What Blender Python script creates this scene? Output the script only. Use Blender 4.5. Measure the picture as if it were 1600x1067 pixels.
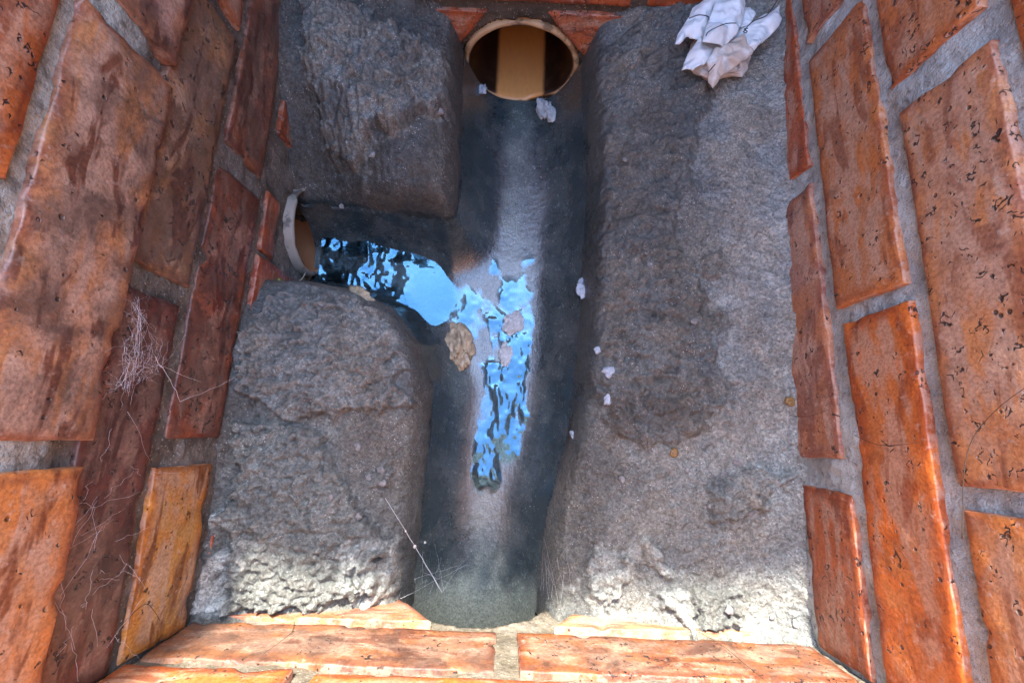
import bpy, math, random
import numpy as np
from mathutils import Matrix, Vector

for o in list(bpy.data.objects):
    bpy.data.objects.remove(o, do_unlink=True)
scene = bpy.context.scene
COL = scene.collection
RIM = 0.62                       # ground level above the benching datum (m)

# ------------------------------------------------------------------ camera
cam_data = bpy.data.cameras.new('camera')
cam_data.sensor_fit = 'HORIZONTAL'
cam_data.sensor_width = 36.0
cam_data.lens = 16.0
cam_data.clip_start = 0.005
cam_data.clip_end = 500.0
cam = bpy.data.objects.new('camera', cam_data)
COL.objects.link(cam)
right = Vector((0.99908633, 0.03742427, 0.02063826))
down = Vector((0.04088333, -0.97761688, -0.20638263))
fwd = Vector((0.0124526, 0.20703783, -0.97825368))
m = Matrix((right, -down, -fwd)).transposed().to_4x4()
m.translation = Vector((0.0, 0.0, 0.42))
cam.matrix_world = m
scene.camera = cam

# ------------------------------------------------------------------ sky, sun, exposure
SUN_EL, SUN_AZ = math.radians(49.6), math.radians(-2.5)      # azimuth from +Y towards +X
world = bpy.data.worlds.new('World')
scene.world = world
world.use_nodes = True
wn = world.node_tree
for n in list(wn.nodes):
    wn.nodes.remove(n)
sky = wn.nodes.new('ShaderNodeTexSky')
sky.sky_type = 'NISHITA'
sky.sun_disc = False
sky.sun_elevation = SUN_EL
sky.sun_rotation = SUN_AZ
sky.air_density = 1.0
sky.dust_density = 1.0
sky.ozone_density = 1.5
bg = wn.nodes.new('ShaderNodeBackground')
bg.inputs['Strength'].default_value = 0.15
wo = wn.nodes.new('ShaderNodeOutputWorld')
wn.links.new(sky.outputs['Color'], bg.inputs['Color'])
wn.links.new(bg.outputs['Background'], wo.inputs['Surface'])

sd = bpy.data.lights.new('sun', 'SUN')
sd.energy = 1.15
sd.angle = math.radians(2.0)
sd.color = (1.0, 0.95, 0.87)
sun = bpy.data.objects.new('sun', sd)
COL.objects.link(sun)
sdir = Vector((math.sin(SUN_AZ) * math.cos(SUN_EL), math.cos(SUN_AZ) * math.cos(SUN_EL), math.sin(SUN_EL)))
sun.location = sdir * 5
sun.rotation_euler = sdir.to_track_quat('Z', 'Y').to_euler()

vs = scene.view_settings
vs.view_transform = 'Standard'
vs.look = 'None'
vs.exposure = 4.0
vs.gamma = 1.0
vs.use_curve_mapping = False
scene.cycles.max_bounces = 5
scene.cycles.diffuse_bounces = 3
scene.cycles.glossy_bounces = 3
scene.cycles.use_denoising = True
scene.cycles.denoiser = 'OPENIMAGEDENOISE'
scene.cycles.denoising_input_passes = 'RGB_ALBEDO_NORMAL'
scene.cycles.denoising_prefilter = 'ACCURATE'

# ------------------------------------------------------------------ numeric helpers
rng = np.random.default_rng(7)
PERM = rng.permutation(512)
PERM = np.concatenate([PERM, PERM, PERM])
RV = rng.random(4096)

def _h(i, j, k):
    return PERM[(PERM[(PERM[i & 511] + j) & 511] + k) & 511]

def vnoise(x, y, z=0.0, s=1.0, seed=0):
    """smooth value noise in -1..1"""
    x = np.asarray(x, float) / s + seed * 17.31
    y = np.asarray(y, float) / s + seed * 5.17
    z = np.zeros_like(x) + np.asarray(z, float) / s + seed * 3.7
    xi, yi, zi = np.floor(x).astype(int), np.floor(y).astype(int), np.floor(z).astype(int)
    fx, fy, fz = x - xi, y - yi, z - zi
    fx, fy, fz = [t * t * (3 - 2 * t) for t in (fx, fy, fz)]
    r = 0
    for a in (0, 1):
        wa = fx if a else 1 - fx
        for b in (0, 1):
            wb = fy if b else 1 - fy
            for c in (0, 1):
                wc = fz if c else 1 - fz
                r = r + wa * wb * wc * (_h(xi + a, yi + b, zi + c) / 255.5 - 1)
    return r

def fbm(x, y, z=0.0, s=1.0, o=4, seed=0, gain=0.5):
    r, a = 0, 1.0
    for i in range(o):
        r = r + a * vnoise(x, y, z, s / 2 ** i, seed + i)
        a *= gain
    return r

def worley(x, y, s, seed=0):
    """F1 distance in cell units, 2-D"""
    x = np.asarray(x, float) / s + 40.0 + seed * 3.3
    y = np.asarray(y, float) / s + 40.0
    xi, yi = np.floor(x).astype(int), np.floor(y).astype(int)
    best = np.full(x.shape, 9.0)
    for a in (-1, 0, 1):
        for b in (-1, 0, 1):
            h = _h(xi + a, yi + b, seed)
            px = xi + a + RV[h]
            py = yi + b + RV[h + 600]
            best = np.minimum(best, (x - px) ** 2 + (y - py) ** 2)
    return np.sqrt(best)

def sdf(x, y, poly):
    """signed distance, positive inside"""
    d = np.full(x.shape, 1e9)
    inside = np.zeros(x.shape, bool)
    n = len(poly)
    for i in range(n):
        ax, ay = poly[i]
        bx, by = poly[(i + 1) % n]
        ex, ey = bx - ax, by - ay
        t = np.clip(((x - ax) * ex + (y - ay) * ey) / (ex * ex + ey * ey + 1e-15), 0, 1)
        d = np.minimum(d, (x - ax - t * ex) ** 2 + (y - ay - t * ey) ** 2)
        c = ((ay > y) != (by > y))
        with np.errstate(divide='ignore', invalid='ignore'):
            xx = (bx - ax) * (y - ay) / (by - ay + 1e-18) + ax
        inside ^= c & (x < xx)
    d = np.sqrt(d)
    return np.where(inside, d, -d)

def sstep(a, b, t):
    t = np.clip((t - a) / (b - a), 0, 1)
    return t * t * (3 - 2 * t)

def chaikin(p, n=2):
    for _ in range(n):
        q = []
        for i in range(len(p)):
            a, b = p[i], p[(i + 1) % len(p)]
            q += [(a[0] * .75 + b[0] * .25, a[1] * .75 + b[1] * .25), (a[0] * .25 + b[0] * .75, a[1] * .25 + b[1] * .75)]
        p = q
    return p

def add_mesh(name, verts, faces, mat, parent=None, attrs=None, smooth=True, origin=None):
    v = np.asarray(verts, float)
    if origin is not None:
        v = v - np.asarray(origin)
    elif parent is not None:
        v = v - np.asarray(parent.location)
    me = bpy.data.meshes.new(name)
    me.from_pydata(v.tolist(), [], [tuple(int(i) for i in f) for f in faces] if not isinstance(faces, np.ndarray) else faces.tolist())
    if attrs:
        for k, a in attrs.items():
            at = me.attributes.new(k, 'FLOAT', 'POINT')
            at.data.foreach_set('value', np.asarray(a, np.float32))
    if smooth:
        me.polygons.foreach_set('use_smooth', [True] * len(me.polygons))
    me.materials.append(mat)
    me.update()
    ob = bpy.data.objects.new(name, me)
    COL.objects.link(ob)
    if origin is not None:
        ob.location = origin
    if parent is not None:
        ob.parent = parent
        if origin is not None and parent.location.length > 0:
            ob.location = Vector(origin) - parent.location
    return ob

def empty(name, loc, label, cat, group=None):
    o = bpy.data.objects.new(name, None)
    o.empty_display_size = 0.02
    COL.objects.link(o)
    o.location = loc
    return tag(o, label, cat, group)

def tag(o, label=None, cat=None, group=None, kind=None):
    if label: o['label'] = label
    if cat: o['category'] = cat
    if group: o['group'] = group
    if kind: o['kind'] = kind
    return o

def grid_faces(nu, nv, keep=None):
    i = np.arange(nu - 1)[:, None] * nv + np.arange(nv - 1)[None, :]
    f = np.stack([i, i + nv, i + nv + 1, i + 1], -1).reshape(-1, 4)
    return f if keep is None else f[keep.reshape(-1)]

def compact(v, f, attrs=None):
    used = np.unique(f)
    mp = np.full(len(v), -1)
    mp[used] = np.arange(len(used))
    return v[used], mp[f], ({k: a[used] for k, a in attrs.items()} if attrs else None)

def tube(points, r0, r1=None, sides=5):
    P = [Vector(p) for p in points]
    r1 = r0 if r1 is None else r1
    V, F = [], []
    n = len(P)
    for i, p in enumerate(P):
        t = (P[min(i + 1, n - 1)] - P[max(i - 1, 0)]).normalized()
        a = t.cross(Vector((0.31, 0.17, 0.93))).normalized()
        b = t.cross(a)
        r = r0 + (r1 - r0) * i / max(n - 1, 1)
        for s in range(sides):
            q = 2 * math.pi * s / sides
            V.append(tuple(p + a * (r * math.cos(q)) + b * (r * math.sin(q))))
    for i in range(n - 1):
        for s in range(sides):
            F.append((i * sides + s, i * sides + (s + 1) % sides, (i + 1) * sides + (s + 1) % sides, (i + 1) * sides + s))
    F.append(tuple(range(sides))[::-1])
    F.append(tuple((n - 1) * sides + s for s in range(sides)))
    return V, F

def merge(parts):
    V, F = [], []
    for v, f in parts:
        k = len(V)
        V += list(v)
        F += [tuple(i + k for i in q) for q in f]
    return V, F

# ------------------------------------------------------------------ material helpers
class NT:
    def __init__(self, name):
        self.m = bpy.data.materials.new(name)
        self.m.use_nodes = True
        self.t = self.m.node_tree
        for n in list(self.t.nodes):
            self.t.nodes.remove(n)
        self.out = self.n('ShaderNodeOutputMaterial')
        self.p = self.n('ShaderNodeBsdfPrincipled')
        self.l(self.p.outputs[0], self.out.inputs[0])
    def n(self, typ, **kw):
        nd = self.t.nodes.new(typ)
        for k, v in kw.items():
            setattr(nd, k, v)
        return nd
    def l(self, a, b):
        self.t.links.new(a, b)
    def setin(self, sock, v):
        if hasattr(v, 'node') or isinstance(v, bpy.types.NodeSocket):
            self.l(v, sock)
        else:
            sock.default_value = v
    def math(self, op, a, b=0.0, clamp=False):
        nd = self.n('ShaderNodeMath', operation=op, use_clamp=clamp)
        self.setin(nd.inputs[0], a)
        self.setin(nd.inputs[1], b)
        return nd.outputs[0]
    def mix(self, f, a, b, blend='MIX'):
        nd = self.n('ShaderNodeMix', data_type='RGBA', blend_type=blend)
        self.setin(nd.inputs[0], f)
        for i, v in ((6, a), (7, b)):
            if isinstance(v, (tuple, list)):
                v = tuple(v) + (1,) if len(v) == 3 else v
            self.setin(nd.inputs[i], v)
        return nd.outputs[2]
    def ramp(self, f, a, b):
        nd = self.n('ShaderNodeMapRange', interpolation_type='SMOOTHSTEP')
        self.setin(nd.inputs[0], f)
        nd.inputs[1].default_value = a
        nd.inputs[2].default_value = b
        return nd.outputs[0]
    def noise(self, vec, scale, detail=4, rough=0.55, dist=0.0):
        nd = self.n('ShaderNodeTexNoise')
        self.l(vec, nd.inputs['Vector'])
        nd.inputs['Scale'].default_value = scale
        nd.inputs['Detail'].default_value = detail
        nd.inputs['Roughness'].default_value = rough
        nd.inputs['Distortion'].default_value = dist
        return nd.outputs[0]
    def voro(self, vec, scale, feature='F1', rnd=1.0):
        nd = self.n('ShaderNodeTexVoronoi', feature=feature)
        self.l(vec, nd.inputs['Vector'])
        nd.inputs['Scale'].default_value = scale
        nd.inputs['Randomness'].default_value = rnd
        return nd.outputs['Distance']
    def mapping(self, vec, scale=(1, 1, 1), rot=(0, 0, 0), loc=(0, 0, 0)):
        nd = self.n('ShaderNodeMapping')
        self.l(vec, nd.inputs[0])
        nd.inputs['Location'].default_value = loc
        nd.inputs['Rotation'].default_value = rot
        nd.inputs['Scale'].default_value = scale
        return nd.outputs[0]
    def attr(self, name):
        nd = self.n('ShaderNodeAttribute', attribute_name=name)
        return nd.outputs['Fac']
    def pos(self):
        return self.n('ShaderNodeNewGeometry').outputs['Position']
    def bump(self, h, strength=0.5, dist=0.001, normal=None):
        nd = self.n('ShaderNodeBump')
        nd.inputs['Strength'].default_value = strength
        nd.inputs['Distance'].default_value = dist
        self.l(h, nd.inputs['Height'])
        if normal is not None:
            self.l(normal, nd.inputs['Normal'])
        return nd.outputs[0]
    def fin(self, col=None, rough=None, normal=None, spec=None, **kw):
        if col is not None:
            if isinstance(col, (tuple, list)):
                col = tuple(col) + (1,)
            self.setin(self.p.inputs['Base Color'], col)
        if rough is not None:
            self.setin(self.p.inputs['Roughness'], rough)
        if normal is not None:
            self.l(normal, self.p.inputs['Normal'])
        if spec is not None:
            self.setin(self.p.inputs['Specular IOR Level'], spec)
        for k, v in kw.items():
            self.setin(self.p.inputs[k], v)
        return self.m

def mat_brick(name, pore_rot, stretch, gloss=0.62, streak=0.6):
    """fired clay: body colour from the object colour, flashed margins, paler core, pores and grime"""
    T = NT(name)
    oi = T.n('ShaderNodeObjectInfo')
    P = T.pos()
    cmb = T.n('ShaderNodeCombineXYZ')
    for i, k in enumerate((3.1, 7.7, 5.3)):
        T.l(T.math('MULTIPLY', oi.outputs['Random'], k), cmb.inputs[i])
    vadd = T.n('ShaderNodeVectorMath', operation='ADD')
    T.l(P, vadd.inputs[0]); T.l(cmb.outputs[0], vadd.inputs[1])
    V = vadd.outputs[0]
    edge = T.attr('edge')
    body = oi.outputs['Color']
    n1 = T.noise(V, 26, 2, 0.6, 0.6)
    n2 = T.noise(V, 90, 4, 0.7)
    n3 = T.noise(V, 520, 2, 0.65)
    deep = T.mix(1.0, body, (0.66, 0.42, 0.34), 'MULTIPLY')
    hot = T.mix(1.0, body, (1.10, 0.86, 0.55), 'MULTIPLY')
    pale = T.mix(0.62, body, (0.52, 0.34, 0.24))
    lng = T.noise(T.mapping(V, stretch), 75, 3, 0.55, 0.5)      # drag along the length of the brick
    core = T.ramp(T.math('ADD', edge, T.math('MULTIPLY', T.math('SUBTRACT', n1, 0.5), 0.03)), 0.004, 0.013)
    rimc = T.mix(T.ramp(n1, 0.42, 0.58), hot, deep)
    cen = T.mix(T.ramp(lng, 0.42, 0.58), pale, T.mix(T.ramp(n1, 0.45, 0.6), body, hot))
    c = T.mix(core, rimc, cen)
    c = T.mix(T.math('MULTIPLY', T.ramp(T.noise(T.mapping(V, stretch, (0, 0, 0), (4, 9, 2)), 60, 3, 0.6, 0.8), 0.54, 0.64), streak), c, T.mix(streak - 0.5, deep, (0.05, 0.012, 0.006)))
    c = T.mix(T.math('MULTIPLY', T.ramp(n2, 0.35, 0.7), 0.45), c, T.mix(1.0, c, (0.66, 0.6, 0.55), 'MULTIPLY'))
    c = T.mix(T.math('MULTIPLY', T.ramp(n3, 0.38, 0.66), 0.6), c, T.mix(1.0, c, (0.5, 0.45, 0.42), 'MULTIPLY'))
    c = T.mix(T.math('MULTIPLY', T.ramp(T.noise(V, 190, 3, 0.75), 0.56, 0.72), 0.4), c, (0.55, 0.44, 0.36))
    c = T.mix(T.math('MULTIPLY', T.ramp(edge, 0.0020, 0.0006), T.ramp(n2, 0.42, 0.58)), c, T.mix(0.35, c, (0.62, 0.42, 0.31)))
    # worm-shaped tears left by dragging the wet clay, and pin holes
    tv = T.mapping(V, (1, 1, 1), pore_rot)
    dens = T.math('MULTIPLY', T.math('SUBTRACT', T.math('FRACT', T.math('MULTIPLY', oi.outputs['Random'], 7.31)), 0.85), 0.13)
    w = T.math('ABSOLUTE', T.math('SUBTRACT', T.noise(tv, 85, 2, 0.5, 0.3), 0.5))
    worm = T.math('MULTIPLY', T.math('SUBTRACT', 1.0, T.ramp(w, 0.016, 0.034)), T.ramp(T.math('ADD', dens, T.noise(T.mapping(V, (1, 1, 1), (0, 0, 0), (1, 5, 3)), 75, 3, 0.6)), 0.605, 0.65))
    w2 = T.math('ABSOLUTE', T.math('SUBTRACT', T.noise(T.mapping(tv, (1, 1, 1), (0, 0, 0), (7, 2, 5)), 190, 2, 0.5), 0.5))
    worm2 = T.math('MULTIPLY', T.math('SUBTRACT', 1.0, T.ramp(w2, 0.015, 0.04)), T.ramp(T.math('ADD', dens, T.noise(T.mapping(V, (1, 1, 1), (0, 0, 0), (8, 5, 6)), 130, 2, 0.6)), 0.58, 0.63))
    pin = T.math('MULTIPLY', T.ramp(T.voro(T.mapping(tv, (1.0, 0.6, 0.6)), 240), 0.22, 0.12), T.ramp(T.noise(V, 60, 3, 0.6), 0.52, 0.62))
    pores = T.math('MAXIMUM', T.math('MAXIMUM', worm, worm2), T.math('MULTIPLY', pin, 0.85))
    c = T.mix(T.math('MULTIPLY', pores, 0.93), c, (0.022, 0.018, 0.017))
    # grime, amount from object alpha
    g = T.noise(V, 34, 5, 0.75, 0.4)
    thr = T.math('SUBTRACT', 1.0, oi.outputs['Alpha'])
    gm = T.math('MULTIPLY', T.math('SUBTRACT', g, T.math('ADD', T.math('MULTIPLY', thr, 0.42), 0.24)), 5.0, True)
    c = T.mix(T.math('MULTIPLY', gm, 0.72), c, T.mix(T.ramp(n2, 0.4, 0.6), (0.035, 0.022, 0.017), (0.10, 0.055, 0.04)))
    h = T.math('SUBTRACT', T.math('ADD', T.math('ADD', T.math('MULTIPLY', n2, 0.3), T.math('MULTIPLY', n3, 0.15)), 0.0), T.math('MULTIPLY', pores, 1.2))
    rough = T.math('ADD', gloss - 0.17, T.math('MULTIPLY', n2, 0.35))
    return T.fin(c, rough, T.bump(h, 0.8, 0.0020), 0.5)

def mat_mortar(name, ca, cb, dark, amt=0.5, clean=None):
    T = NT(name)
    P = T.pos()
    n1 = T.noise(P, 28, 3, 0.65)
    n2 = T.noise(P, 150, 4, 0.7)
    n3 = T.noise(P, 700, 2, 0.6)
    c = T.mix(T.ramp(n1, 0.35, 0.65), ca, cb)
    c = T.mix(T.math('MULTIPLY', T.ramp(n2, 0.52, 0.72), amt), c, dark)
    c = T.mix(T.math('MULTIPLY', T.ramp(T.voro(P, 330), 0.28, 0.1), 0.5), c, (0.5, 0.48, 0.43))
    c = T.mix(T.math('MULTIPLY', T.ramp(n3, 0.55, 0.75), 0.5), c, dark)
    if clean:                                   # pale above the splash line
        sx = T.n('ShaderNodeSeparateXYZ'); T.l(P, sx.inputs[0])
        zf = T.ramp(T.math('ADD', sx.outputs[2], T.math('MULTIPLY', T.math('SUBTRACT', n1, 0.5), 0.06)), 0.175, 0.225)
        c = T.mix(T.math('MULTIPLY', zf, 0.75), c, T.mix(T.ramp(n2, 0.4, 0.65), clean, tuple(v * 0.45 for v in clean)))
    h = T.math('ADD', n2, T.math('MULTIPLY', n3, 0.2))
    return T.fin(c, 0.7, T.bump(h, 0.8, 0.003), 0.45)

def concrete_nodes(T):
    P = T.pos()
    wet, tone, grn = T.attr('wet'), T.attr('tone'), T.attr('green')
    n1 = T.noise(P, 24, 3, 0.65)
    n2 = T.noise(P, 120, 4, 0.7)
    n3 = T.noise(P, 560, 3, 0.75)
    cool, warm = (0.96, 1.0, 0.93), (1.0, 0.91, 0.74)
    tint = T.mix(T.ramp(n1, 0.38, 0.62), cool, warm)
    tint = T.mix(grn, tint, (0.93, 1.0, 0.86))
    val = T.math('MULTIPLY', tone, T.math('ADD', 0.55, T.math('MULTIPLY', n2, 0.9)))
    val = T.math('MULTIPLY', val, T.math('ADD', -0.15, T.math('MULTIPLY', n3, 2.3)))
    cc = T.n('ShaderNodeCombineXYZ')
    for i in range(3):
        T.l(val, cc.inputs[i])
    c = T.mix(1.0, tint, cc.outputs[0], 'MULTIPLY')
    vc = T.n('ShaderNodeTexVoronoi'); T.l(P, vc.inputs['Vector']); vc.inputs['Scale'].default_value = 480
    sv = T.n('ShaderNodeSeparateColor'); T.l(vc.outputs['Color'], sv.inputs[0])
    gv = T.math('ADD', 0.72, T.math('MULTIPLY', sv.outputs[0], 0.56))
    gc = T.n('ShaderNodeCombineXYZ')
    for i in range(3):
        T.l(gv, gc.inputs[i])
    c = T.mix(1.0, c, gc.outputs[0], 'MULTIPLY')
    # sand grains, pale and dark; the pale ones also paint in wet glints
    v = T.voro(P, 420)
    c = T.mix(T.math('MULTIPLY', T.ramp(v, 0.2, 0.06), T.ramp(T.noise(P, 60, 3), 0.44, 0.6)), c, (0.7, 0.68, 0.65))
    c = T.mix(T.math('MULTIPLY', T.ramp(T.voro(T.mapping(P, (1, 1, 1), (0, 0, 0), (3, 1, 2)), 300), 0.25, 0.08), 0.6), c, (0.03, 0.03, 0.032))
    wn_ = T.ramp(T.math('ADD', wet, T.math('MULTIPLY', T.math('SUBTRACT', n2, 0.5), 0.4)), 0.25, 0.75)
    slime = T.mix(T.ramp(n1, 0.4, 0.62), (0.018, 0.031, 0.037), (0.052, 0.064, 0.066))
    return P, n1, n2, n3, c, wn_, slime

def mat_bench():
    T = NT('benching_mortar')
    P, n1, n2, n3, c, w, slime = concrete_nodes(T)
    c = T.mix(T.math('MULTIPLY', w, 0.92), c, slime)
    damp = T.ramp(T.noise(P, 17, 5, 0.7, 0.5), 0.42, 0.62)
    c = T.mix(T.math('MULTIPLY', damp, 0.55), c, T.mix(1.0, c, (0.42, 0.43, 0.46), 'MULTIPLY'))
    rough = T.math('SUBTRACT', T.math('SUBTRACT', 0.7, T.math('MULTIPLY', w, 0.36)), T.math('MULTIPLY', damp, 0.25))
    h = T.math('ADD', n2, T.math('MULTIPLY', n3, 0.35))
    return T.fin(c, rough, T.bump(h, 0.9, 0.004), 0.5)

def mat_channel():
    T = NT('wet_channel')
    P, n1, n2, n3, c, w, slime = concrete_nodes(T)
    silt = T.attr('silt')
    s = T.ramp(T.math('ADD', silt, T.math('MULTIPLY', T.math('SUBTRACT', n2, 0.5), 0.5)), 0.3, 0.8)
    endf = T.ramp(T.attr('sunlit'), 0.2, 0.8)
    siltc = T.mix(T.ramp(n1, 0.4, 0.6), (0.12, 0.15, 0.14), (0.055, 0.08, 0.086))
    c = T.mix(T.math('MULTIPLY', w, 0.94), c, slime)
    siltc = T.mix(endf, siltc, (0.27, 0.30, 0.24))  # paler colour paints the sunlit outlet end
    c = T.mix(T.math('MULTIPLY', s, 0.78), c, siltc)
    sp = T.math('MULTIPLY', T.ramp(T.voro(T.mapping(P, (1, 0.6, 1)), 260), 0.16, 0.05), T.ramp(T.noise(P, 45, 3), 0.5, 0.6))
    c = T.mix(sp, c, (0.01, 0.01, 0.011))
    c = T.mix(T.math('MULTIPLY', T.ramp(n3, 0.36, 0.64), 0.7), T.mix(1.0, c, (1.5, 1.5, 1.45), 'MULTIPLY'), T.mix(1.0, c, (0.5, 0.52, 0.55), 'MULTIPLY'))
    fl = T.math('MULTIPLY', T.ramp(T.voro(T.mapping(P, (1, 0.5, 1), (0, 0, 0), (2, 2, 2)), 330), 0.15, 0.05), T.ramp(T.noise(T.mapping(P, (1, 1, 1), (0, 0, 0), (5, 1, 1)), 50, 2), 0.5, 0.6))
    c = T.mix(T.math('MULTIPLY', fl, 0.8), c, (0.45, 0.47, 0.48))
    st = T.noise(T.mapping(P, (1, 0.25, 1)), 300, 4, 0.65)
    h = T.math('ADD', T.math('ADD', n2, T.math('MULTIPLY', st, 0.7)), T.math('MULTIPLY', n3, 0.25))
    rough = T.math('ADD', 0.12, T.math('MULTIPLY', n2, 0.25))
    T.fin(c, rough, T.bump(h, 0.6, 0.0016), 0.8)
    T.p.inputs['Coat Weight'].default_value = 0.42
    T.p.inputs['Coat Roughness'].default_value = 0.27
    T.p.inputs['Coat IOR'].default_value = 1.8
    T.l(T.bump(T.noise(T.mapping(P, (1, .4, 1)), 90, 2, 0.5), 0.05, 0.0015), T.p.inputs['Coat Normal'])
    return T.m

def mat_simple(name, col, rough=0.6, var=0.25, scale=120, bump=0.4, spec=0.45, **kw):
    T = NT(name)
    P = T.pos()
    n = T.noise(P, scale, 5, 0.65)
    c = T.mix(T.ramp(n, 0.3, 0.7), tuple(v * (1 - var) for v in col), tuple(min(1, v * (1 + var)) for v in col))
    return T.fin(c, rough, T.bump(n, bump, 0.001), spec, **kw)

def mat_pipe(name, axis, centre, half, zc_, inner_c, slime_c, lip_c):
    """salt-glazed clay: bare scoured invert, dark slime on the flanks"""
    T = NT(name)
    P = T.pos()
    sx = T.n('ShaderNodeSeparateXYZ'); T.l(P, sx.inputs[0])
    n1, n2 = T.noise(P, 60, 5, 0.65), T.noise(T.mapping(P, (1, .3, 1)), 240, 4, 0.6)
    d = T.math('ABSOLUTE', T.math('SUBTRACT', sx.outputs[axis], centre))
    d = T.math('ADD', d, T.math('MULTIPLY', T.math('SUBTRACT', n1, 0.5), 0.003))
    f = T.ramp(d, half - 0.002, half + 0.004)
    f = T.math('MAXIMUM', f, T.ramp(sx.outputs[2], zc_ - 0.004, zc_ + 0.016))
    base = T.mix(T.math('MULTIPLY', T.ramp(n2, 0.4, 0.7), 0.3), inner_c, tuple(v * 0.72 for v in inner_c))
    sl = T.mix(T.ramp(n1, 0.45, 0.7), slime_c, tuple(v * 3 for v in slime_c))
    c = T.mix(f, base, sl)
    lip = T.attr('lip')
    lc = T.mix(T.ramp(n1, 0.5, 0.62), lip_c, tuple(v * 0.35 for v in lip_c))
    c = T.mix(lip, c, lc)
    return T.fin(c, T.math('ADD', 0.28, T.math('MULTIPLY', lip, 0.35)), T.bump(n2, 0.25, 0.0008), 0.5)

def mat_water():
    """clear shallow water over the channel floor; the film thins out to nothing at its margin"""
    T = NT('shallow_water')
    P = T.pos()
    T.t.nodes.remove(T.p)
    nb = T.bump(T.noise(P, 260, 2, 0.4), 0.10, 0.0006)
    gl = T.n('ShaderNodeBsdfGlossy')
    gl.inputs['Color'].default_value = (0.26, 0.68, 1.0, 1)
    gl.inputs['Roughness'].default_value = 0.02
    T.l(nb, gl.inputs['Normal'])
    tr = T.n('ShaderNodeBsdfTransparent')
    tr.inputs['Color'].default_value = (0.5, 0.53, 0.52, 1)
    fr = T.n('ShaderNodeFresnel')
    fr.inputs['IOR'].default_value = 2.1
    T.l(nb, fr.inputs['Normal'])
    film = T.ramp(T.attr('depth'), -0.0001, 0.00045)
    T.l(T.mix(T.ramp(T.attr('depth'), 0.0, 0.0012), (1.0, 1.0, 1.0), (0.5, 0.53, 0.52)), tr.inputs['Color'])
    mx = T.n('ShaderNodeMixShader')
    T.l(T.math('MULTIPLY', fr.outputs[0], film), mx.inputs[0])
    T.l(tr.outputs[0], mx.inputs[1]); T.l(gl.outputs[0], mx.inputs[2])
    T.l(mx.outputs[0], T.out.inputs[0])
    return T.m

def mat_paper():
    T = NT('thin_white_paper')
    P = T.pos()
    n = T.noise(P, 90, 4, 0.6)
    st = T.attr('stain')
    c = T.mix(T.ramp(n, 0.35, 0.75), (0.84, 0.91, 0.94), (0.78, 0.83, 0.85))
    c = T.mix(T.math('MULTIPLY', st, T.ramp(n, 0.2, 0.6)), c, (0.6, 0.47, 0.36))
    fold = T.voro(T.mapping(P, (1, 1.6, 0.7), (0.4, 0.2, 0.7)), 70, 'DISTANCE_TO_EDGE')
    h = T.math('ADD', T.ramp(fold, 0.0, 0.35), T.math('MULTIPLY', n, 0.5))
    nb = T.bump(h, 0.55, 0.002)
    T.fin(c, 0.38, nb, 0.5)
    tr = T.n('ShaderNodeBsdfTranslucent')
    T.l(c, tr.inputs[0])
    mx = T.n('ShaderNodeMixShader')
    mx.inputs[0].default_value = 0.25
    T.l(T.p.outputs[0], mx.inputs[1]); T.l(tr.outputs[0], mx.inputs[2])
    T.l(mx.outputs[0], T.out.inputs[0])
    return T.m

M = {}
M['brick_side'] = mat_brick('fired_brick', (0.35, 0.0, 0.0), (1, .3, 1), 0.55, 0.7)
M['brick_damp'] = mat_brick('damp_brick', (0.2, 0.0, 0.0), (1, .3, 1), 0.40, 0.95)
M['brick_end'] = mat_brick('fired_brick_end_wall', (0.0, 0.4, 0.0), (.3, 1, 1), 0.6, 0.8)
M['mortar_l'] = mat_mortar('dark_damp_mortar', (0.075, 0.065, 0.05), (0.17, 0.155, 0.13), (0.02, 0.017, 0.013), 0.75, (0.46, 0.47, 0.40))
M['mortar_r'] = mat_mortar('pale_grey_mortar', (0.27, 0.29, 0.28), (0.42, 0.45, 0.43), (0.06, 0.055, 0.045), 0.65)
M['mortar_n'] = mat_mortar('brown_mortar', (0.15, 0.125, 0.085), (0.24, 0.21, 0.16), (0.04, 0.03, 0.022), 0.6)
M['mortar_f'] = mat_mortar('black_damp_mortar', (0.055, 0.045, 0.036), (0.10, 0.085, 0.07), (0.02, 0.016, 0.014), 0.6)
M['bench'] = mat_bench()
M['channel'] = mat_channel()
M['water'] = mat_water()
M['paper'] = mat_paper()
M['thread'] = mat_simple('dark_thread', (0.02, 0.022, 0.03), 0.6)
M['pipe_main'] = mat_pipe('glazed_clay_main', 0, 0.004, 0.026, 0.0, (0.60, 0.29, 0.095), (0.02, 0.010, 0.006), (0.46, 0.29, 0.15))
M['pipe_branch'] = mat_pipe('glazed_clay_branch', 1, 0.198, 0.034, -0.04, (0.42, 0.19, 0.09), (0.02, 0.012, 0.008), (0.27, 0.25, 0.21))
M['tissue'] = mat_simple('sodden_tissue', (0.36, 0.29, 0.19), 0.4, 0.35, 160, 0.8)
M['scum'] = mat_simple('grey_scum', (0.40, 0.42, 0.43), 0.35, 0.25, 300, 0.8)
M['scrap'] = mat_simple('wet_paper_scrap', (0.30, 0.34, 0.39), 0.35, 0.2, 300, 0.6)
M['web'] = mat_simple('cobweb_silk', (0.8, 0.8, 0.82), 0.6, 0.05)
M['shell'] = mat_simple('snail_shell', (0.20, 0.11, 0.035), 0.22, 0.4, 500, 0.2)
M['snailbody'] = mat_simple('snail_flesh', (0.12, 0.10, 0.08), 0.35)
M['root'] = mat_simple('dead_root', (0.05, 0.03, 0.02), 0.8)
M['sprout'] = mat_simple('green_shoot', (0.25, 0.42, 0.05), 0.5)
M['straw'] = mat_simple('pale_stem', (0.45, 0.42, 0.3), 0.5)
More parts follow.
